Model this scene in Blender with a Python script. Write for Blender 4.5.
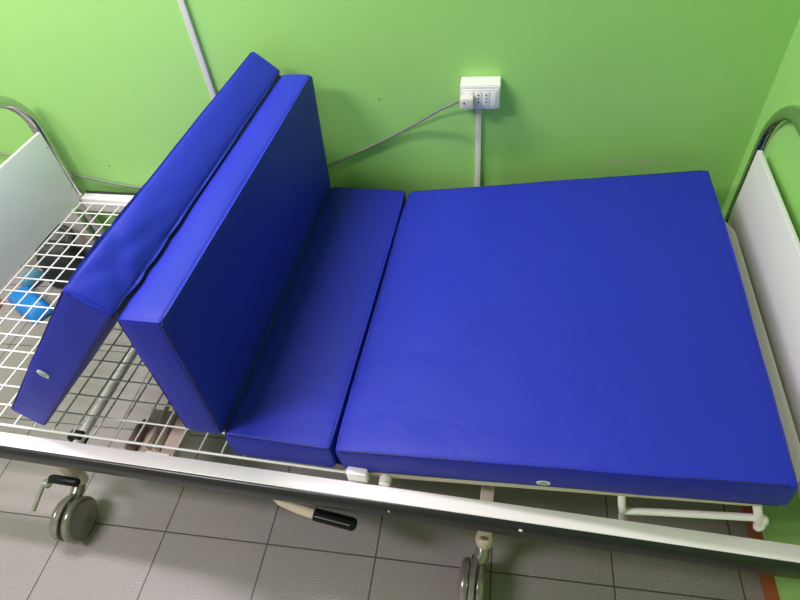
import bpy, bmesh, math, random
from mathutils import Vector, Matrix, Euler, noise
random.seed(7)
for o in list(bpy.data.objects): bpy.data.objects.remove(o)
S = bpy.context.scene
COL = S.collection
ZF = 0.395                       # height of the bed's rail above the floor
PHI = 0.0405                     # the bed stands slightly askew in the room

# ------------------------------------------------------------------ camera
cd = bpy.data.cameras.new('camera'); cam = bpy.data.objects.new('camera', cd); COL.objects.link(cam)
cam.location = (1.0523, -0.4843, 1.1663 + ZF)
cam.rotation_euler = Euler((0.7515, 0.0867, 0.1865), 'XYZ')
cd.sensor_fit = 'HORIZONTAL'; cd.sensor_width = 36.0; cd.lens = 36.0 * 578.5 / 800.0
cd.clip_start = 0.02; cd.clip_end = 50
S.camera = cam

# ------------------------------------------------------------------ light
W = bpy.data.worlds.new('world'); S.world = W; W.use_nodes = True
bg = W.node_tree.nodes['Background']; bg.inputs[0].default_value = (0.95, 0.97, 1.0, 1); bg.inputs[1].default_value = 0.25
def area(name, loc, sx, sy, power, col, rot=(0, 0, 0)):
    l = bpy.data.lights.new(name, 'AREA'); l.shape = 'RECTANGLE'; l.size = sx; l.size_y = sy
    l.energy = power; l.color = col
    o = bpy.data.objects.new(name, l); COL.objects.link(o); o.location = loc; o.rotation_euler = rot
    return o
area('ceiling_light_left', (-0.80, -0.75, 2.55), 1.0, 0.3, 50, (1.0, 0.915, 0.985))
area('ceiling_light_middle', (-0.25, 0.5, 2.55), 1.1, 0.14, 46, (1.0, 0.915, 0.985))
S.view_settings.view_transform = 'Standard'; S.view_settings.look = 'None'
S.view_settings.exposure = 0.0; S.view_settings.gamma = 1.0
S.view_settings.use_curve_mapping = False

# ------------------------------------------------------------------ materials
def srgb(r, g, b):
    f = lambda c: (c / 255 / 12.92) if c / 255 <= 0.04045 else ((c / 255 + 0.055) / 1.055) ** 2.4
    return (f(r), f(g), f(b), 1)
def mat(name, col, rough=0.5, metal=0.0, nscale=0, namp=0.0, bump=0.0, bscale=200, spec=0.5, coat=0.0, sheen=0.0):
    m = bpy.data.materials.new(name); m.use_nodes = True
    nt = m.node_tree; N = nt.nodes; L = nt.links; b = N['Principled BSDF']
    b.inputs['Base Color'].default_value = col; b.inputs['Roughness'].default_value = rough
    b.inputs['Metallic'].default_value = metal; b.inputs['Specular IOR Level'].default_value = spec
    b.inputs['Coat Weight'].default_value = coat; b.inputs['Sheen Weight'].default_value = sheen
    tc = N.new('ShaderNodeTexCoord')
    if nscale:
        n = N.new('ShaderNodeTexNoise'); n.inputs['Scale'].default_value = nscale; n.inputs['Detail'].default_value = 5
        L.new(tc.outputs['Object'], n.inputs['Vector'])
        mx = N.new('ShaderNodeMix'); mx.data_type = 'RGBA'
        mx.inputs[6].default_value = tuple(c * (1 - namp) for c in col[:3]) + (1,)
        mx.inputs[7].default_value = tuple(min(1, c * (1 + namp)) for c in col[:3]) + (1,)
        L.new(n.outputs['Fac'], mx.inputs[0]); L.new(mx.outputs[2], b.inputs['Base Color'])
    if bump:
        n2 = N.new('ShaderNodeTexNoise'); n2.inputs['Scale'].default_value = bscale; n2.inputs['Detail'].default_value = 4
        L.new(tc.outputs['Object'], n2.inputs['Vector'])
        bp = N.new('ShaderNodeBump'); bp.inputs['Strength'].default_value = bump; bp.inputs['Distance'].default_value = 0.002
        L.new(n2.outputs['Fac'], bp.inputs['Height']); L.new(bp.outputs['Normal'], b.inputs['Normal'])
    return m

M_WHITE = mat('white_enamel', srgb(248, 241, 242), 0.33, nscale=9, namp=0.05, bump=0.05, bscale=60)
M_WIRE = mat('white_coated_wire', srgb(235, 234, 230), 0.4, nscale=30, namp=0.05)
M_PANEL = mat('grey_white_laminate', srgb(238, 234, 234), 0.45, nscale=3, namp=0.03, bump=0.03, bscale=300)
M_TRAY = mat('cream_board', srgb(214, 202, 190), 0.5, nscale=12, namp=0.04)
M_CHROME = mat('chrome', (0.62, 0.62, 0.63, 1), 0.12, 1.0, nscale=40, namp=0.06)
M_STEEL = mat('brushed_steel', (0.55, 0.54, 0.52, 1), 0.32, 1.0, nscale=25, namp=0.15)
M_BLACK = mat('black_rubber', srgb(26, 28, 31), 0.32, nscale=18, namp=0.25, bump=0.15, bscale=90)
M_GRIP = mat('black_plastic', srgb(12, 12, 12), 0.4, nscale=30, namp=0.2, spec=0.25)
M_BEIGE = mat('beige_enamel', srgb(218, 200, 186), 0.42, nscale=14, namp=0.08)
M_GREYTUBE = mat('grey_enamel', srgb(238, 234, 230), 0.22, nscale=20, namp=0.06)
M_BROWN = mat('pinkish_brown_paint', srgb(214, 192, 180), 0.5, nscale=12, namp=0.12)
M_DBROWN = mat('dark_brown_steel', srgb(122, 100, 88), 0.5, nscale=14, namp=0.2)
M_CASTER = mat('grey_caster_plastic', srgb(140, 135, 130), 0.22, 0.5, nscale=20, namp=0.12)
M_TREAD = mat('caster_tread', srgb(78, 75, 71), 0.45, 0.0, nscale=25, namp=0.15)
M_SOCK = mat('white_plastic', srgb(236, 235, 236), 0.35, nscale=15, namp=0.02)
M_PLUG = mat('pale_grey_plastic', srgb(222, 216, 212), 0.4, nscale=15, namp=0.02)
M_HOLE = mat('dark_hole', srgb(40, 38, 38), 0.7, nscale=15, namp=0.1)
M_TRUNK = mat('trunking_plastic', srgb(222, 219, 212), 0.4, nscale=15, namp=0.03)
M_CORD = mat('grey_cable_sheath', srgb(128, 132, 128), 0.45, nscale=30, namp=0.08)
M_TAG = mat('white_tag', srgb(226, 232, 228), 0.45, nscale=60, namp=0.03)
M_TAGIN = mat('grey_green_print', srgb(150, 168, 150), 0.5, nscale=200, namp=0.25)
M_BAG = mat('black_bag_fabric', srgb(40, 44, 46), 0.6, nscale=20, namp=0.3, bump=0.3, bscale=60)
M_BLUEBAG = mat('bright_blue_plastic', srgb(20, 125, 205), 0.4, nscale=16, namp=0.12)
M_TEAL = mat('teal_plastic', srgb(80, 140, 160), 0.45, nscale=16, namp=0.12)
M_ORANGE = mat('orange_plastic', srgb(205, 95, 50), 0.5, nscale=16, namp=0.12)
M_BOARD = mat('grey_board', srgb(172, 168, 162), 0.55, nscale=8, namp=0.05)

def blue_fabric():
    m = mat('blue_coated_fabric', srgb(36, 46, 176), 0.5, nscale=4, namp=0.06, spec=0.25)
    nt = m.node_tree; N = nt.nodes; L = nt.links; b = N['Principled BSDF']
    tc = N.new('ShaderNodeTexCoord')
    a = N.new('ShaderNodeTexNoise'); a.inputs['Scale'].default_value = 5.5; a.inputs['Detail'].default_value = 3; a.inputs['Distortion'].default_value = 0.6
    w = N.new('ShaderNodeTexNoise'); w.inputs['Scale'].default_value = 700; w.inputs['Detail'].default_value = 2
    L.new(tc.outputs['Object'], a.inputs['Vector']); L.new(tc.outputs['Object'], w.inputs['Vector'])
    b1 = N.new('ShaderNodeBump'); b1.inputs['Strength'].default_value = 0.4; b1.inputs['Distance'].default_value = 0.012
    b2 = N.new('ShaderNodeBump'); b2.inputs['Strength'].default_value = 0.12; b2.inputs['Distance'].default_value = 0.001
    L.new(a.outputs['Fac'], b1.inputs['Height']); L.new(w.outputs['Fac'], b2.inputs['Height'])
    L.new(b1.outputs['Normal'], b2.inputs['Normal']); L.new(b2.outputs['Normal'], b.inputs['Normal'])
    return m
M_BLUE = blue_fabric()
M_SEAM = mat('dark_blue_seam', srgb(16, 20, 96), 0.55, nscale=30, namp=0.1)

def wall_green(smudge):
    m = mat('green_wall_paint', srgb(160, 217, 121), 0.5, nscale=2.2, namp=0.04, bump=0.06, bscale=55)
    nt = m.node_tree; N = nt.nodes; L = nt.links; b = N['Principled BSDF']
    if smudge:                      # a rubbed pale patch and a few specks on the paint
        src = b.inputs['Base Color'].links[0].from_socket
        tc = N.new('ShaderNodeTexCoord'); mp = N.new('ShaderNodeMapping')
        c, h = smudge
        mp.inputs['Location'].default_value = (-c[0] / h[0], 0, -c[2] / h[2]); mp.inputs['Scale'].default_value = (1 / h[0], 0.0, 1 / h[2])
        ln = N.new('ShaderNodeVectorMath'); ln.operation = 'LENGTH'
        mr = N.new('ShaderNodeMapRange'); mr.inputs[1].default_value = 1.0; mr.inputs[2].default_value = 0.2; mr.inputs[3].default_value = 0; mr.inputs[4].default_value = 1
        n = N.new('ShaderNodeTexNoise'); n.inputs['Scale'].default_value = 26; n.inputs['Detail'].default_value = 6
        nr = N.new('ShaderNodeMapRange'); nr.inputs[1].default_value = 0.36; nr.inputs[2].default_value = 0.66; nr.inputs[3].default_value = 0; nr.inputs[4].default_value = 0.5
        mu = N.new('ShaderNodeMath'); mu.operation = 'MULTIPLY'
        mx = N.new('ShaderNodeMix'); mx.data_type = 'RGBA'; mx.inputs[7].default_value = srgb(200, 205, 185)
        L.new(tc.outputs['Object'], mp.inputs['Vector']); L.new(mp.outputs['Vector'], ln.inputs[0]); L.new(ln.outputs['Value'], mr.inputs[0])
        L.new(tc.outputs['Object'], n.inputs['Vector']); L.new(n.outputs['Fac'], nr.inputs[0])
        L.new(mr.outputs[0], mu.inputs[0]); L.new(nr.outputs[0], mu.inputs[1])
        L.new(mu.outputs[0], mx.inputs[0]); L.new(src, mx.inputs[6])
        v = N.new('ShaderNodeTexVoronoi'); v.inputs['Scale'].default_value = 5.5
        L.new(tc.outputs['Object'], v.inputs['Vector'])
        vr = N.new('ShaderNodeMapRange'); vr.inputs[1].default_value = 0.026; vr.inputs[2].default_value = 0.018; vr.inputs[3].default_value = 0; vr.inputs[4].default_value = 0.6
        L.new(v.outputs['Distance'], vr.inputs[0])
        m2 = N.new('ShaderNodeMix'); m2.data_type = 'RGBA'; m2.inputs[7].default_value = srgb(70, 95, 50)
        L.new(vr.outputs[0], m2.inputs[0]); L.new(mx.outputs[2], m2.inputs[6]); L.new(m2.outputs[2], b.inputs['Base Color'])
    return m

def tile_floor(tx, ty, ts):
    m = bpy.data.materials.new('speckled_grey_tile'); m.use_nodes = True
    nt = m.node_tree; N = nt.nodes; L = nt.links; b = N['Principled BSDF']
    tc = N.new('ShaderNodeTexCoord'); sp = N.new('ShaderNodeSeparateXYZ'); L.new(tc.outputs['Object'], sp.inputs[0])
    def M(op, a, bb=None):
        n = N.new('ShaderNodeMath'); n.operation = op
        for i, q in enumerate((a, bb)):
            if q is None: continue
            if isinstance(q, (int, float)): n.inputs[i].default_value = q
            else: L.new(q, n.inputs[i])
        return n.outputs[0]
    def line(sock, off):
        q = M('DIVIDE', M('SUBTRACT', sock, off), ts)
        fr = M('ABSOLUTE', M('SUBTRACT', M('FRACT', M('ADD', q, 0.5)), 0.5))
        return M('LESS_THAN', fr, 0.0019 / ts), M('FLOOR', q)
    lx, fx = line(sp.outputs[0], tx); ly, fy = line(sp.outputs[1], ty)
    g = M('MAXIMUM', lx, ly)
    n = N.new('ShaderNodeTexNoise'); n.inputs['Scale'].default_value = 480; n.inputs['Detail'].default_value = 3
    L.new(tc.outputs['Object'], n.inputs['Vector'])
    cr = N.new('ShaderNodeValToRGB'); e = cr.color_ramp.elements
    e[0].position = 0.36; e[0].color = srgb(100, 94, 92); e[1].position = 0.64; e[1].color = srgb(184, 176, 174)
    L.new(n.outputs['Fac'], cr.inputs[0])
    n2 = N.new('ShaderNodeTexNoise'); n2.inputs['Scale'].default_value = 5; n2.inputs['Detail'].default_value = 4
    L.new(tc.outputs['Object'], n2.inputs['Vector'])
    wn = N.new('ShaderNodeTexWhiteNoise'); cb = N.new('ShaderNodeCombineXYZ'); L.new(fx, cb.inputs[0]); L.new(fy, cb.inputs[1]); L.new(cb.outputs[0], wn.inputs['Vector'])
    k = M('ADD', M('MULTIPLY', n2.outputs['Fac'], 0.16), M('ADD', M('MULTIPLY', wn.outputs['Value'], 0.06), 0.88))
    ml = N.new('ShaderNodeMix'); ml.data_type = 'RGBA'; ml.blend_type = 'MULTIPLY'; ml.inputs[0].default_value = 1
    kc = N.new('ShaderNodeCombineXYZ'); [L.new(k, kc.inputs[i]) for i in range(3)]
    L.new(cr.outputs[0], ml.inputs[6]); L.new(kc.outputs[0], ml.inputs[7])
    mx = N.new('ShaderNodeMix'); mx.data_type = 'RGBA'; mx.inputs[7].default_value = srgb(78, 72, 69)
    L.new(g, mx.inputs[0]); L.new(ml.outputs[2], mx.inputs[6]); L.new(mx.outputs[2], b.inputs['Base Color'])
    b.inputs['Roughness'].default_value = 0.38; b.inputs['Specular IOR Level'].default_value = 0.4
    bp = N.new('ShaderNodeBump'); bp.inputs['Strength'].default_value = 0.3; bp.inputs['Distance'].default_value = 0.001; bp.invert = True
    L.new(g, bp.inputs['Height']); L.new(bp.outputs['Normal'], b.inputs['Normal'])
    return m

# ------------------------------------------------------------------ mesh helpers
def V(x, y, z): return Vector((x, y, z + ZF))       # bed coordinates: z = 0 on top of the rail
def room(x, y, z):                                   # room coordinates, turned a little against the bed
    c, s = math.cos(PHI), math.sin(PHI)
    return Vector((0.8 + c * (x - 0.8) - s * (y - 0.95), 0.95 + s * (x - 0.8) + c * (y - 0.95), z + ZF))
def obj(name, bm, mats, parent=None, smooth=True, angle=40):
    me = bpy.data.meshes.new(name)
    bmesh.ops.recalc_face_normals(bm, faces=bm.faces[:])
    bm.to_mesh(me); bm.free()
    for m in (mats if isinstance(mats, (list, tuple)) else [mats]): me.materials.append(m)
    if smooth:
        me.polygons.foreach_set('use_smooth', [True] * len(me.polygons))
        me.set_sharp_from_angle(angle=math.radians(angle))
    o = bpy.data.objects.new(name, me); COL.objects.link(o)
    if parent:
        o.parent = parent; o.matrix_parent_inverse = parent_world(parent).inverted()
    return o
def parent_world(p):
    m = p.matrix_basis.copy()
    if p.parent: m = parent_world(p.parent) @ p.matrix_parent_inverse @ m
    return m
def tag(o, label=None, cat=None, group=None, kind=None):
    for k, v in (('label', label), ('category', cat), ('group', group), ('kind', kind)):
        if v: o[k] = v
    return o
def empty(name, loc, label, cat, group=None):
    o = bpy.data.objects.new(name, None); COL.objects.link(o); o.location = loc; o.empty_display_size = 0.05
    return tag(o, label, cat, group)
def box(bm, c, d, bev=0.0, mtx=None, mi=0, seg=2):
    t = bmesh.new()
    bmesh.ops.create_cube(t, size=1.0)
    for v in t.verts: v.co = Vector((v.co.x * d[0], v.co.y * d[1], v.co.z * d[2]))
    if bev: bmesh.ops.bevel(t, geom=t.edges[:], offset=bev, segments=seg, affect='EDGES', profile=0.5)
    R = mtx if mtx else Matrix.Identity(3)
    for v in t.verts: v.co = R @ v.co + Vector(c)
    merge(bm, t, mi)
def merge(bm, t, mi=0):
    mp = {}
    for v in t.verts: mp[v] = bm.verts.new(v.co)
    for f in t.faces:
        try:
            g = bm.faces.new([mp[v] for v in f.verts]); g.material_index = mi
        except ValueError: pass
    t.free()
def tube(bm, pts, r, n=10, closed=False, mi=0, radii=None):
    pts = [Vector(p) for p in pts]; k = len(pts); rings = []
    prev = None
    for i, p in enumerate(pts):
        if closed: d = pts[(i + 1) % k] - pts[i - 1]
        else: d = pts[min(i + 1, k - 1)] - pts[max(i - 1, 0)]
        d.normalize()
        if prev is None:
            a = Vector((0, 0, 1)) if abs(d.z) < 0.9 else Vector((1, 0, 0))
            u = d.cross(a).normalized()
        else: u = (prev - d * prev.dot(d)).normalized()
        prev = u; w = d.cross(u); rr = radii[i] if radii else r
        rings.append([bm.verts.new(p + (u * math.cos(2 * math.pi * j / n) + w * math.sin(2 * math.pi * j / n)) * rr) for j in range(n)])
    for i in range(k if closed else k - 1):
        a, b = rings[i], rings[(i + 1) % k]
        for j in range(n):
            f = bm.faces.new((a[j], a[(j + 1) % n], b[(j + 1) % n], b[j])); f.material_index = mi
    if not closed:
        for q in (rings[0][::-1], rings[-1]): bm.faces.new(q).material_index = mi
def spline(pts, n=8):
    pts = [Vector(p) for p in pts]; out = []
    for i in range(len(pts) - 1):
        p0, p1, p2, p3 = pts[max(i - 1, 0)], pts[i], pts[i + 1], pts[min(i + 2, len(pts) - 1)]
        for j in range(n):
            t = j / n
            out.append(0.5 * ((2 * p1) + (p2 - p0) * t + (2 * p0 - 5 * p1 + 4 * p2 - p3) * t * t + (3 * p1 - p0 - 3 * p2 + p3) * t ** 3))
    return out + [pts[-1]]
def lathe(bm, prof, origin, axis='z', n=28, mi=0):   # prof: list of (radius, along)
    rings = []
    for r, h in prof:
        ring = []
        for j in range(n):
            a = 2 * math.pi * j / n; c, s = r * math.cos(a), r * math.sin(a)
            q = {'z': (c, s, h), 'x': (h, c, s), 'y': (s, h, c)}[axis]
            ring.append(bm.verts.new(Vector(q) + Vector(origin)))
        rings.append(ring)
    for a, b in zip(rings, rings[1:]):
        for j in range(n): bm.faces.new((a[j], a[(j + 1) % n], b[(j + 1) % n], b[j])).material_index = mi
    bm.faces.new(rings[0][::-1]).material_index = mi; bm.faces.new(rings[-1]).material_index = mi
def prism(bm, outline, depth_vec, mi=0):             # outline: list of 3D points, extruded along depth_vec
    a = [bm.verts.new(Vector(p)) for p in outline]; b = [bm.verts.new(Vector(p) + Vector(depth_vec)) for p in outline]
    n = len(a)
    bm.faces.new(a).material_index = mi; bm.faces.new(b[::-1]).material_index = mi
    for i in range(n): bm.faces.new((a[i], a[(i + 1) % n], b[(i + 1) % n], b[i])).material_index = mi
def rounded_box_bm(h, r, cell=0.03, disp=None):
    """rounded box of half sizes h; disp(p, normal) moves each vertex"""
    bm = bmesh.new(); vd = {}
    def ticks(hh):
        inner = max(hh - r, 1e-4); k = max(2, int(2 * inner / cell))
        mid = [-inner + 2 * inner * i / k for i in range(k + 1)]
        e = [hh - r + r * f for f in (0.35, 0.7, 1.0)]
        return [-x for x in e[::-1]] + mid + e
    T = [ticks(q) for q in h]
    def vert(p):
        key = tuple(round(c, 5) for c in p)
        if key in vd: return vd[key]
        inner = Vector([max(-(h[i] - r), min(h[i] - r, p[i])) for i in range(3)])
        d = Vector(p) - inner; nrm = d.normalized()
        q = inner + nrm * r
        if disp: q = disp(q, nrm)
        vd[key] = bm.verts.new(q); return vd[key]
    for ax in range(3):
        i, j = [(1, 2), (2, 0), (0, 1)][ax]
        for sgn in (-1, 1):
            for a in range(len(T[i]) - 1):
                for b in range(len(T[j]) - 1):
                    q = []
                    for (x, y) in ((a, b), (a + 1, b), (a + 1, b + 1), (a, b + 1)):
                        p = [0, 0, 0]; p[ax] = sgn * h[ax]; p[i] = T[i][x]; p[j] = T[j][y]; q.append(vert(p))
                    if len(set(q)) == 4:
                        try: bm.faces.new(q if sgn > 0 else q[::-1])
                        except ValueError: pass
    return bm

# ------------------------------------------------------------------ the room
YW, XC, XL, YF, HC = 1.0464, 1.6729, -2.9, -2.4, 2.62 - ZF
def slab(name, pts, d, m):
    bm = bmesh.new(); prism(bm, pts, d); o = obj(name, bm, m, smooth=False); o['kind'] = 'structure'; return o
rd = lambda v: Matrix.Rotation(PHI, 3, 'Z') @ Vector(v)
tile = tile_floor(-0.1833, 0.0153, 0.30)
bm = bmesh.new()
prism(bm, [(XL - .1, YF - .1, 0), (XC + .1, YF - .1, 0), (XC + .1, YW + .1, 0), (XL - .1, YW + .1, 0)], (0, 0, -0.1))
fl = obj('floor', bm, tile, smooth=False); fl['kind'] = 'structure'
# the floor mesh is in room coordinates, so its tile joints follow the walls
fl.rotation_euler.z = PHI; q = room(0, 0, 0); fl.location = (q.x, q.y, 0)
WB = wall_green(((1.365, 0, 0.14 + ZF), (0.17, 1, 0.022)))
bm = bmesh.new(); prism(bm, [(XL - .1, YW, 0), (XC + .1, YW, 0), (XC + .1, YW, 2.62), (XL - .1, YW, 2.62)], (0, 0.1, 0))
wb = obj('wall_back', bm, WB, smooth=False); wb['kind'] = 'structure'; wb.rotation_euler.z = PHI; wb.location = (q.x, q.y, 0)
M_GREEN = wall_green(None); M_CREAM = mat('cream_wall_paint', srgb(226, 222, 214), 0.7, nscale=3, namp=0.02); M_CEIL = mat('white_ceiling_paint', srgb(232, 232, 228), 0.8, nscale=3, namp=0.02)
z0 = -ZF
slab('wall_right', [room(XC, YF, z0), room(XC, YW, z0), room(XC, YW, HC), room(XC, YF, HC)], rd((0.1, 0, 0)), M_GREEN)
slab('wall_left', [room(XL, YF, z0), room(XL, YW, z0), room(XL, YW, HC), room(XL, YF, HC)], rd((-0.1, 0, 0)), M_CREAM)
slab('wall_front', [room(XL, YF, z0), room(XC, YF, z0), room(XC, YF, HC), room(XL, YF, HC)], rd((0, -0.1, 0)), M_CREAM)
slab('ceiling', [room(XL - .1, YF - .1, HC), room(XC + .1, YF - .1, HC), room(XC + .1, YW + .1, HC), room(XL - .1, YW + .1, HC)], (0, 0, 0.1), M_CEIL)
M_SKIRT = mat('terracotta_tile', srgb(164, 90, 52), 0.4, nscale=10, namp=0.14)
slab('baseboard_right', [room(XC, YF, z0), room(XC, YW, z0), room(XC, YW, z0 + .05), room(XC, YF, z0 + .05)], rd((-0.012, 0, 0)), M_SKIRT)

# ------------------------------------------------------------------ the hospital bed
BX0, BX1 = -0.485, 1.637            # inner faces of the two end panels
bed = empty('hospital_bed', V(0.58, 0.48, -ZF), 'white metal hospital bed on casters with bare wire mesh at one end', 'bed')
RW, RY2 = 0.0345, 0.94
for y in (0.0, RY2):
    front = y == 0.0
    bm = bmesh.new(); box(bm, V((BX0 + BX1) / 2, y + RW / 2, -0.028), (BX1 - BX0 + 0.02, RW, 0.056), 0.003)
    rail = obj('side_rail', bm, M_WHITE, bed)
    bm = bmesh.new()
    s = -1 if front else 1; yb = 0.0 if front else RY2 + RW
    prof = [(0, -0.001), (0.004, -0.001), (0.0095, -0.006), (0.0125, -0.017), (0.0125, -0.042), (0.0095, -0.054), (0.004, -0.060), (0, -0.060)]
    prism(bm, [V(BX0 - 0.005, yb + s * a, b + (0 if front else 0.008)) for a, b in prof], (BX1 - BX0 + 0.01, 0, 0))
    obj('bumper_strip', bm, M_BLACK, rail, angle=50)
    if front:
        for bx, bz, r in ((1.106, -0.012, 0.0042), (0.835, -0.016, 0.003)):
            bm = bmesh.new(); lathe(bm, [(r, 0.0), (r, -0.0015), (r * .6, -0.0028)], V(bx, -0.0118, bz), 'y', 14)
            b_ = obj('bolt', bm, M_WHITE if r > .004 else M_STEEL, rail)
for side, x in ((-1, BX0), (1, BX1)):
    bm = bmesh.new(); box(bm, V(x + side * 0.006, 0.477, 0.138), (0.012, 0.911 if side < 0 else 0.921, 0.270), 0.002)
    obj('end_panel', bm, M_PANEL, bed)
    xt = x + side * (0.012 + 0.0198); ya, yb, zt, R = 0.004, (0.960 if side < 0 else 0.992), (0.424 if side < 0 else 0.408), 0.15
    pts = [V(xt, ya, -0.07), V(xt, ya, -0.03), V(xt, ya, 0.1)]
    for i in range(9):
        a = math.pi - i / 8 * math.pi / 2; pts.append(V(xt, ya + R + R * math.cos(a), zt - R + R * math.sin(a)))
    for i in range(9):
        a = math.pi / 2 - i / 8 * math.pi / 2; pts.append(V(xt, yb - R + R * math.cos(a), zt - R + R * math.sin(a)))
    pts += [V(xt, yb, 0.1), V(xt, yb, -0.1), V(xt, yb, -0.33)]
    bm = bmesh.new(); tube(bm, pts, 0.0190, 20); fr = obj('end_frame', bm, M_CHROME, bed)
    for y, zz in ((ya, 0.262), (yb, 0.0)):
        bm = bmesh.new(); lathe(bm, [(0.0215, -0.334), (0.0215, -0.325), (0.0197, -0.32)], V(xt, y, zz), 'z', 18)
        obj('end_cap', bm, M_BLACK, fr)
        for zz in (0.06, 0.22):
            bm = bmesh.new(); lathe(bm, [(0.003, -side * 0.0), (0.003, -side * 0.001), (0.002, -side * 0.002)], V(x, 0.48 + (y - 0.4825) * 0.93, zz), 'x', 12)
            obj('screw', bm, M_STEEL, fr)
# wire mesh: one woven grid from the left end to the hinge
bm = bmesh.new(); wr = 0.0023; MX0, MX1, MY0, MY1 = -0.482, 0.728, 0.053, 0.916
ny = 16
for i in range(ny + 1):
    y = MY0 + (MY1 - MY0) * i / ny
    tube(bm, [V(MX0, y, 0), V(MX1, y, 0)], wr if 0 < i < ny else 0.0032, 8)
x = 0.108 - 0.0558 * 10
while x < MX1 - 0.01:
    tube(bm, [V(x - 0.015, MY0, -0.0042), V(x + 0.017, MY1, -0.0042)], wr, 8); x += 0.0558
tube(bm, [V(MX1, MY0, 0), V(MX1, MY0 + .01, -.001), V(MX1, MY1, 0)], 0.0032, 8)
tube(bm, [V(MX0, MY0, -.004), V(MX0, MY1, -.004)], 0.0032, 8)
obj('wire_mesh', bm, M_WIRE, bed)
# sloping backrest board
TH = math.radians(7.47); HX, HZ = 0.722, -0.0075
ct, st = math.cos(TH), math.sin(TH)
def tl(s, y, t): return V(HX + s * ct - t * st, y, HZ + s * st + t * ct)
out = []; s1, s2, ya, yb, R = 0.03, 0.897, 0.058, 0.90, 0.11
out += [(s1, yb), (s1, ya)]
for i in range(9): a = -math.pi / 2 + i / 8 * math.pi / 2; out.append((s2 - R + R * math.cos(a), ya + R + R * math.sin(a)))
for i in range(9): a = i / 8 * math.pi / 2; out.append((s2 - R + R * math.cos(a), yb - R + R * math.sin(a)))
bm = bmesh.new(); prism(bm, [tl(s, y, -0.014) for s, y in out], tl(0, 0, 0.0165) - tl(0, 0, 0))
bmesh.ops.bevel(bm, geom=[e for e in bm.edges if len(e.link_faces) == 2 and e.calc_face_angle(0) > 0.9], offset=0.003, segments=2, affect='EDGES')
tray = obj('backrest_board', bm, M_TRAY, bed)
for yy in (0.2, 0.76):
    bm = bmesh.new(); box(bm, tl(0.45, yy, -0.031), (0.84, 0.028, 0.028), 0.003, Matrix.Rotation(-TH, 3, 'Y'))
    obj('stiffener_bar', bm, M_WHITE, tray)
# retaining loop under the board
for yy in (0.056, 0.91):
    bm = bmesh.new()
    tube(bm, spline([V(1.292, yy + .012 * (1 if yy < .5 else -1), 0.05), V(1.297, yy, 0.02), V(1.306, yy, -0.02), V(1.309, yy, -0.034)], 5), 0.0075, 12)
    tube(bm, spline([V(1.303, yy, -0.009), V(1.36, yy, 0.007), V(1.45, yy, 0.026), V(1.535, yy, 0.043), V(1.546, yy, 0.041), V(1.55, yy, 0.030), V(1.547, yy, 0.02)], 5), 0.0072, 12)
    tube(bm, spline([V(1.522, yy + .012 * (1 if yy < .5 else -1), 0.082), V(1.53, yy, 0.06), V(1.542, yy, 0.025), V(1.547, yy, 0.012)], 5), 0.0078, 12)
    lathe(bm, [(0.002, -0.006), (0.0085, -0.002), (0.0105, 0.006), (0.009, 0.013), (0.003, 0.017)], V(1.548, yy, 0.004), 'z', 14)
    lathe(bm, [(0.002, -0.004), (0.008, 0.0), (0.009, 0.006), (0.006, 0.012)], V(1.309, yy, -0.04), 'z', 14)
    lp = obj('mattress_retainer', bm, M_WHITE, bed)
# hinge blocks
for yy in (0.047, 0.925):
    bm = bmesh.new(); box(bm, V(0.757, yy, 0.004), (0.046, 0.021, 0.05), 0.005)
    hb = obj('hinge_block', bm, M_WHITE, bed)
    bm = bmesh.new(); lathe(bm, [(0.010, -0.012), (0.0135, -0.008), (0.0135, 0.008), (0.010, 0.012)], V(0.816, yy, -0.005), 'y', 18)
    obj('pivot', bm, M_WHITE, hb)
bm = bmesh.new(); lathe(bm, [(0.009, 0.0), (0.009, 0.87)], V(0.755, 0.05, -0.035), 'y', 16)
obj('hinge_bar', bm, M_STEEL, bed)
# under-frame
bm = bmesh.new(); lathe(bm, [(0.0125, 0.036), (0.0125, 0.94)], V(-0.037, 0, -0.125), 'y', 18)
ctb = obj('cross_tube', bm, M_GREYTUBE, bed)
bm = bmesh.new(); box(bm, V(-0.047, 0.105, -0.128), (0.04, 0.03, 0.036), 0.006); obj('clamp', bm, M_GRIP, ctb)
for yy in (0.93, 0.045):
    bm = bmesh.new(); box(bm, V(-0.037, yy, -0.1), (0.03, 0.02, 0.09), 0.003); obj('hanger', bm, M_WHITE, ctb)
for xx in (1.033,):
    bm = bmesh.new(); box(bm, V(xx, 0.49, -0.095), (0.03, 0.92, 0.04), 0.003); obj('cross_beam', bm, M_BEIGE, bed)
for yy in (0.62, 0.80):
    bm = bmesh.new(); box(bm, V(0.47, yy, -0.20), (1.10, 0.03, 0.03), 0.003); obj('long_beam', bm, M_BEIGE, bed)
# lifting gear under the mesh
bm = bmesh.new(); box(bm, V(0.228, 0.165, -0.125), (0.05, 0.23, 0.006), 0.002); box(bm, V(0.254, 0.165, -0.112), (0.006, 0.23, 0.03), 0.001)
gear = obj('lift_bracket', bm, M_BROWN, bed)
bm = bmesh.new(); box(bm, V(0.15, 0.15, -0.165), (0.085, 0.15, 0.05), 0.006); obj('gear_housing', bm, M_BROWN, gear)
bm = bmesh.new(); lathe(bm, [(0.010, -0.05), (0.015, -0.045), (0.015, 0.02), (0.007, 0.026), (0.007, 0.04)], V(0.112, 0.14, -0.13), 'y', 20); obj('gear_motor', bm, M_DBROWN, gear)
bm = bmesh.new()
for xx in (0.155, 0.182): tube(bm, [V(xx, 0.10, -0.125), V(xx, 0.55, -0.135)], 0.006, 10)
obj('push_rod', bm, M_BEIGE, gear)
bm = bmesh.new(); box(bm, V(0.275, 0.0375, -0.012), (0.062, 0.006, 0.016), 0.002); obj('rail_bracket', bm, M_WHITE, bed)
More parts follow.
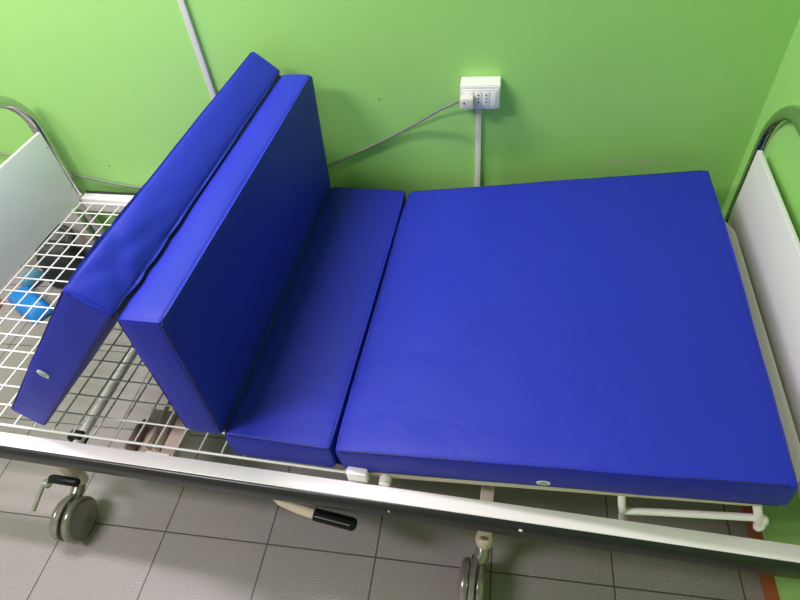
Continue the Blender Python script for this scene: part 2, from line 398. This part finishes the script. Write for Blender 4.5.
# crank lever hanging under the front rail
bm = bmesh.new()
tube(bm, [V(0.548, 0.012, -0.064), V(0.57, 0.004, -0.088), V(0.61, -0.002, -0.104), V(0.652, -0.006, -0.113)], 0.0105, 14, radii=[0.009, 0.0115, 0.0115, 0.0115])
crank = obj('crank_lever', bm, M_BEIGE, bed)
bm = bmesh.new()
a, b = V(0.648, -0.006, -0.112), V(0.748, -0.010, -0.128); d = (b - a)
tube(bm, [a, a + d * .02, a + d * .5, a + d * .9, a + d * .97, b], 0.0145, 16, radii=[0.0125, 0.0145, 0.0148, 0.0150, 0.0125, 0.006])
gp = obj('grip', bm, M_GRIP, crank)
bm = bmesh.new(); tube(bm, [a + d * .06 + Vector((0, -.0085, .0118)), a + d * .88 + Vector((0, -.0085, .012))], 0.0012, 8)
obj('grip_ridge', bm, M_CORD, gp)
# legs and twin-wheel casters
def caster(xx, yy, pedal, lever, sg):
    bm = bmesh.new(); box(bm, V(xx, yy, -0.165), (0.034, 0.026, 0.17), 0.003)
    lathe(bm, [(0.019, -0.285), (0.021, -0.27), (0.021, -0.245), (0.017, -0.235)], V(xx, yy, 0), 'z', 20)
    leg = obj('leg', bm, M_BEIGE, bed)
    if not pedal:
        bm = bmesh.new(); lathe(bm, [(0.010, 0), (0.010, -0.0015)], V(xx, yy - 0.013 * sg, -0.215), 'y', 18); obj('leg_hole', bm, M_DBROWN, leg)
    cx, cy, cz = xx + (0.004 if pedal else -0.020), yy - 0.088 * sg, -ZF + 0.0625
    bm = bmesh.new()
    # hood: bridge over both wheels, curving up to the stem
    n = 10
    for i in range(n):
        a0 = math.radians(25 + 130 * i / n); a1 = math.radians(25 + 130 * (i + 1) / n)
        for (ra, rb) in ((0.066, 0.072),):
            q = []
            for a in (a0, a1):
                for r in (ra, rb):
                    q.append((cy + sg * -math.cos(a) * r, cz + math.sin(a) * r))
            ps = [q[0], q[2], q[3], q[1]]
            prism(bm, [V(cx - 0.0065, y_, z_) for y_, z_ in ps], (0.013, 0, 0))
    tube(bm, [V(xx, yy, -0.24), V(xx, yy, -0.278), V(xx - .002, yy - .025 * sg, -0.293), V(cx, cy + .02 * sg, cz + .035), V(cx, cy, cz)], 0.016, 14, radii=[0.016, 0.017, 0.018, 0.014, 0.01])
    cas = obj('caster', bm, M_CASTER, bed)
    for s in (-1, 1):
        bm = bmesh.new()
        prof = [(0.010, 0.007), (0.050, 0.007), (0.0605, 0.009), (0.0625, 0.014), (0.0625, 0.022), (0.059, 0.027), (0.052, 0.0295), (0.048, 0.028), (0.020, 0.030), (0.012, 0.032), (0.004, 0.0325)]
        lathe(bm, [(r, s * h) for r, h in prof], V(cx, cy, cz), 'x', 36)
        obj('wheel', bm, M_CASTER, cas)
    if pedal:
        bm = bmesh.new(); tube(bm, [V(xx - 0.044, yy - .03 * sg, -0.222), V(xx - 0.038, yy - .03 * sg, -0.222), V(xx + 0.036, yy - .03 * sg, -0.222), V(xx + 0.042, yy - .03 * sg, -0.222)], 0.012, 14, radii=[0.009, 0.012, 0.012, 0.009])
        obj('brake_pedal', bm, M_GRIP, cas)
    if lever:
        bm = bmesh.new()
        A = V(xx - 0.042, yy - .03 * sg, -0.225)
        tube(bm, spline([A, A + Vector((-.018, -.012 * sg, -.008)), A + Vector((-.026, -.035 * sg, -.022)), A + Vector((-.034, -.075 * sg, -.045))], 4), 0.006, 10)
        lathe(bm, [(0.004, -0.012), (0.012, -0.006), (0.012, 0.008), (0.006, 0.013)], A + Vector((-.012, -.012 * sg, -.008)), 'x', 14)
        obj('brake_lever', bm, M_STEEL, cas)
caster(-0.090, 0.052, True, True, 1)
caster(1.033, 0.052, False, False, 1)
caster(-0.100, 0.925, False, False, -1)
caster(1.033, 0.925, False, False, -1)

# ------------------------------------------------------------------ the folding mattress
mat_root = empty('folding_mattress', V(0.75, 0.5, 0.004), 'royal blue four-section folding mattress, one end folded into a tent', 'mattress')
Y0, Y1 = 0.0545, 0.9460
def section(tl_, tr, bl, br, r=0.008, seed=0, wrinkle=0.0, y0=Y0, y1=Y1, puff=0.006, flare=0.0):
    """section seen from the front: (x, z) of its top-left, top-right, bottom-left, bottom-right corners"""
    P = [Vector((a, 0, b)) for a, b in (tl_, tr, bl, br)]
    hu = ((P[1] - P[0]).length + (P[3] - P[2]).length) / 4; hv = ((P[0] - P[2]).length + (P[1] - P[3]).length) / 4
    hy = (y1 - y0) / 2
    so = Vector((seed * 7.3, seed * 3.1, seed * 1.7))
    def disp(p, n):
        a, b, c = p.x / hu, p.y / hy, p.z / hv
        f = max(0, 1 - a * a) if abs(n.x) < .6 else 1; g = max(0, 1 - b * b) if abs(n.y) < .6 else 1; e = max(0, 1 - c * c) if abs(n.z) < .6 else 1
        k = (f * g * e) ** 0.6
        q = p + n * puff * k * (0.35 if abs(n.y) > .6 else 1)
        w = noise.noise(Vector((p.x * 6, p.y * 4, p.z * 6)) + so) * 0.003 + noise.noise(Vector((p.x * 16, p.y * 12, p.z * 16)) + so) * 0.0012
        if wrinkle and n.z > .6:        # gathered cloth near the front end
            d = max(0.0, 1 - (p.y + hy) / 0.30)
            w += wrinkle * d * abs(math.sin(9 * noise.noise(Vector((p.x * 12, p.y * 7, p.z * 9)) + so))) * (k ** .5)
        return q + n * w * (0.25 + 0.75 * k)
    bm = rounded_box_bm((hu, hy, hv), r, 0.010 if wrinkle > .005 else 0.022, disp)
    def mp(p):
        u = (p.x / hu + 1) / 2; v = (p.z / hv + 1) / 2
        # keep offsets outside the unit square isotropic
        q = (P[2] * (1 - u) + P[3] * u) * (1 - v) + (P[0] * (1 - u) + P[1] * u) * v
        return V(q.x, (y0 + y1) / 2 + p.y * (1 + flare * u), q.z)
    for v in bm.verts: v.co = mp(v.co)
    o = obj('mattress_section', bm, M_BLUE, mat_root, angle=60)
    return o, mp, hu, hy, hv
def seam(o, mp, hu, hy, hv, faces, r=0.009):
    k = 0.293 * r - 0.0006
    for ax, s in faces:
        bm = bmesh.new(); pts = []
        if ax == 'u': A, B, f = hy - k, hv - k, (lambda a, b: Vector((s * (hu - k), a, b)))
        else: A, B, f = hy - k, hu - k, (lambda a, b: Vector((b, a, s * (hv - k))))
        rr = 0.006; n = 30
        cor = [(-A, -B), (A, -B), (A, B), (-A, B)]
        for i in range(4):
            (a0, b0), (a1, b1) = cor[i], cor[(i + 1) % 4]
            for j in range(n):
                t = (j + .5) / n; pts.append(f(a0 + (a1 - a0) * t, b0 + (b1 - b0) * t))
        tube(bm, [mp(p) for p in pts], 0.0017, 6, closed=True)
        obj('seam_piping', bm, M_SEAM, o)
def hem_tag(o, c, ax):
    bm = bmesh.new(); u = Vector((ax[0], 0, ax[1])).normalized(); w = Vector((-ax[1], 0, ax[0])).normalized()
    for k, dy, mi in ((1.0, -0.0018, 0), (0.66, -0.0024, 1)):
        prism(bm, [V(*c) + Vector((0, dy, 0)) + u * 0.0135 * k * math.cos(t * math.pi / 12) + w * 0.0078 * k * math.sin(t * math.pi / 12) for t in range(24)], (0, 0.004, 0), mi)
    t_ = obj('sewn_tag', bm, [M_TAG, M_TAGIN], o, smooth=False); t_['label'] = 'small oval white tag sewn on the edge'
# A: outer leg of the tent, B: inner leg, C: flat seat section, D: long raised back section
sa = section((0.3249, 0.5323), (0.3935, 0.4755), (-0.0851, 0.0778), (-0.0300, 0.0130), seed=1, wrinkle=0.017, r=0.009)
sb = section((0.3900, 0.4655), (0.4782, 0.4660), (0.3800, 0.0930), (0.4640, 0.0900), seed=2, r=0.010)
sc = section((0.4660, 0.0955), (0.7060, 0.0925), (0.4670, 0.0075), (0.7030, 0.0070), seed=3)
sd = section((0.7156, 0.0900), (1.5455, 0.1975), (0.7240, 0.0070), (1.5555, 0.1210), seed=4, wrinkle=0.003, flare=0.022)
for sct in (sa, sb, sc, sd):
    seam(*sct, [('u', -1), ('u', 1)] if sct in (sa, sb) else [('v', 1), ('v', -1)])
hem_tag(sa[0], (0.126, Y0 - 0.0040, 0.265), (0.016, -0.022)); hem_tag(sd[0], (1.140, Y0 - 0.0056, 0.0845), (1, 0.12))
# cloth hinges that join the sections
for pts in ([(0.386, 0.474), (0.390, 0.468), (0.396, 0.464)], [(0.466, 0.098), (0.470, 0.092), (0.478, 0.096)], [(0.700, 0.010), (0.711, 0.006), (0.724, 0.004)]):
    bm = bmesh.new()
    (x0, za), (x1, zb), (x2, zc) = pts
    prism(bm, [V(x0, Y0 + .012, za), V(x1, Y0 + .012, zb), V(x2, Y0 + .012, zc), V(x2, Y0 + .012, zc - .0015), V(x1, Y0 + .012, zb - .0015), V(x0, Y0 + .012, za - .0015)], (0, Y1 - Y0 - .024, 0))
    obj('cloth_hinge', bm, M_SEAM, mat_root, smooth=False)

# ------------------------------------------------------------------ things on the wall
def rbox(bm, c, d, bev=0.0, mi=0):       # box in room coordinates
    box(bm, room(*c), d, bev, Matrix.Rotation(PHI, 3, 'Z'), mi)
sk = empty('wall_socket', room(0.925, YW, 0.354), 'white surface-mounted double wall socket box on the green wall', 'socket')
bm = bmesh.new()
prof = [(0, 0.336), (0, 0.409), (0.046, 0.409), (0.050, 0.405), (0.050, 0.340), (0.046, 0.336)]
prism(bm, [room(0.8735, YW - a, b) for a, b in prof], rd((0.108, 0, 0)))
bmesh.ops.bevel(bm, geom=bm.edges[:], offset=0.002, segments=2, affect='EDGES')
obj('housing', bm, M_SOCK, sk)
bm = bmesh.new(); rbox(bm, (0.9275, YW - 0.0505, 0.369), (0.100, 0.003, 0.056), 0.0012); pl = obj('cover_plate', bm, M_SOCK, sk)
for cx in (0.899, 0.923, 0.944):
    bm = bmesh.new(); rbox(bm, (cx, YW - 0.0522, 0.369), (0.019, 0.002, 0.042), 0.0008); out_ = obj('outlet', bm, M_SOCK, sk)
    if cx > 0.91:
        for zz in (-0.010, 0, 0.010):
            bm = bmesh.new(); lathe(bm, [(0.0022, 0), (0.0022, -0.0006)], room(cx, YW - 0.0530, 0.371 + zz), 'y', 10)
            obj('pin_hole', bm, M_HOLE, out_)
bm = bmesh.new(); rbox(bm, (0.964, YW - 0.0522, 0.369), (0.015, 0.002, 0.042), 0.0008); obj('blank_insert', bm, M_SOCK, sk)
# plug and its cable
pc = empty('power_cord', room(0.885, YW - 0.06, 0.36), 'grey power cord with white plug, drooping along the green wall', 'cable')
bm = bmesh.new(); rbox(bm, (0.8925, YW - 0.068, 0.370), (0.036, 0.030, 0.032), 0.004)
pg = obj('plug', bm, M_PLUG, pc)
bm = bmesh.new(); lathe(bm, [(0.0025, 0), (0.0025, -0.0008)], room(0.886, YW - 0.083, 0.374), 'y', 10); obj('screw', bm, M_HOLE, pg)
def wp(x, z, d):                        # a point d in front of the wall, on the sight line through wall point (x, z)
    t = d / 1.539
    return (x + (0.994 - x) * t, YW - d, z + (1.166 - z) * t)
P = [(0.877, YW - .064, 0.368), wp(0.863, 0.334, .052), wp(0.84, 0.322, .04), wp(0.81, 0.309, .028), wp(0.75, 0.273, .014), wp(0.686, 0.237, .007), wp(0.60, 0.191, .005), wp(0.524, 0.155, .005), wp(0.437, 0.112, .005), wp(0.30, 0.058, .005), wp(0.1, 0.018, .005), wp(-0.1, 0.004, .005), wp(-0.293, 0.015, .005), wp(-0.42, 0.04, .005), wp(-0.534, 0.071, .005), wp(-0.75, 0.15, .005), wp(-1.0, 0.2, .005)]
bm = bmesh.new()
tube(bm, spline([room(*p) for p in P], 7), 0.0034, 8)
cb_ = obj('cable', bm, M_CORD, pc)
bm = bmesh.new(); tube(bm, [room(0.879, YW - 0.066, 0.369), room(*wp(0.866, 0.336, .054))], 0.0055, 10); obj('strain_relief', bm, M_CORD, pg)
# trunking
bm = bmesh.new(); rbox(bm, (0.922, YW - 0.006, (0.337 - ZF) / 2), (0.016, 0.012, 0.337 + ZF), 0.001)
tag(obj('cable_trunking', bm, M_TRUNK), 'white cable trunking running down from the wall socket behind the mattress', 'trunking')
bm = bmesh.new(); rbox(bm, (0.128, YW - 0.006, (HC - .25) / 2 + .0), (0.018, 0.012, HC + 0.25), 0.001)
tag(obj('cable_trunking', bm, M_TRUNK), 'white cable trunking running up the wall behind the folded tent', 'trunking')

# ------------------------------------------------------------------ things on the floor behind the bed, seen through the mesh
def lump(name, c, h, r, m, amp, seed, label=None, cat=None, parent=None, cell=0.02, rot=0):
    so = Vector((seed * 5.1, seed * 2.3, seed))
    def disp(p, n):
        w = noise.noise(p * 9 + so) * amp + noise.noise(p * 22 + so) * amp * .35
        t = (p.z / h[2] + 1) / 2
        q = p + n * w
        q.x *= 1 - 0.35 * t; q.y *= 1 - 0.35 * t
        q.z = max(q.z, -h[2])
        return q
    bm = rounded_box_bm(h, r, cell, disp); R = Matrix.Rotation(rot, 3, 'Z')
    for v in bm.verts: v.co = R @ v.co + V(c[0], c[1], -ZF + h[2]) 
    o = obj(name, bm, m, parent, angle=70)
    return tag(o, label, cat) if label else o
bgr = empty('black_bag', V(-0.72, 0.875, -ZF), 'soft black bag on the floor, seen through the wire mesh', 'bag')
lump('bag_body', (-0.695, 0.89), (0.10, 0.055, 0.105), 0.045, M_BAG, 0.018, 3, parent=bgr, rot=.15)
bm = bmesh.new(); tube(bm, spline([V(-0.745, 0.89, -0.21), V(-0.70, 0.92, -0.155), V(-0.65, 0.93, -0.135), V(-0.61, 0.92, -0.165), V(-0.64, 0.89, -0.22)], 6), 0.013, 10); obj('bag_handle', bm, M_BAG, bgr)
lump('plastic_bag', (-0.80, 0.735), (0.12, 0.055, 0.03), 0.027, M_BLUEBAG, 0.012, 5, 'bright blue plastic bag lying on the floor in front of the black bag', 'bag', rot=-.5)
lump('plastic_bag', (-0.875, 0.865), (0.055, 0.033, 0.03), 0.025, M_TEAL, 0.008, 8, 'teal plastic bag on the floor left of the black bag', 'bag', rot=1.3)
lump('plastic_bag', (-0.99, 0.715), (0.06, 0.03, 0.025), 0.02, M_ORANGE, 0.006, 11, 'small orange bag at the left edge of the photo, seen through the wire mesh', 'bag', rot=.2)
# grey board standing against the wall behind the bags
bm = bmesh.new(); rbox(bm, (-0.90, YW - 0.022, -ZF + 0.16), (0.66, 0.02, 0.32), 0.003)
tag(obj('board', bm, M_BOARD), 'grey board standing against the green wall behind the black bag', 'board')
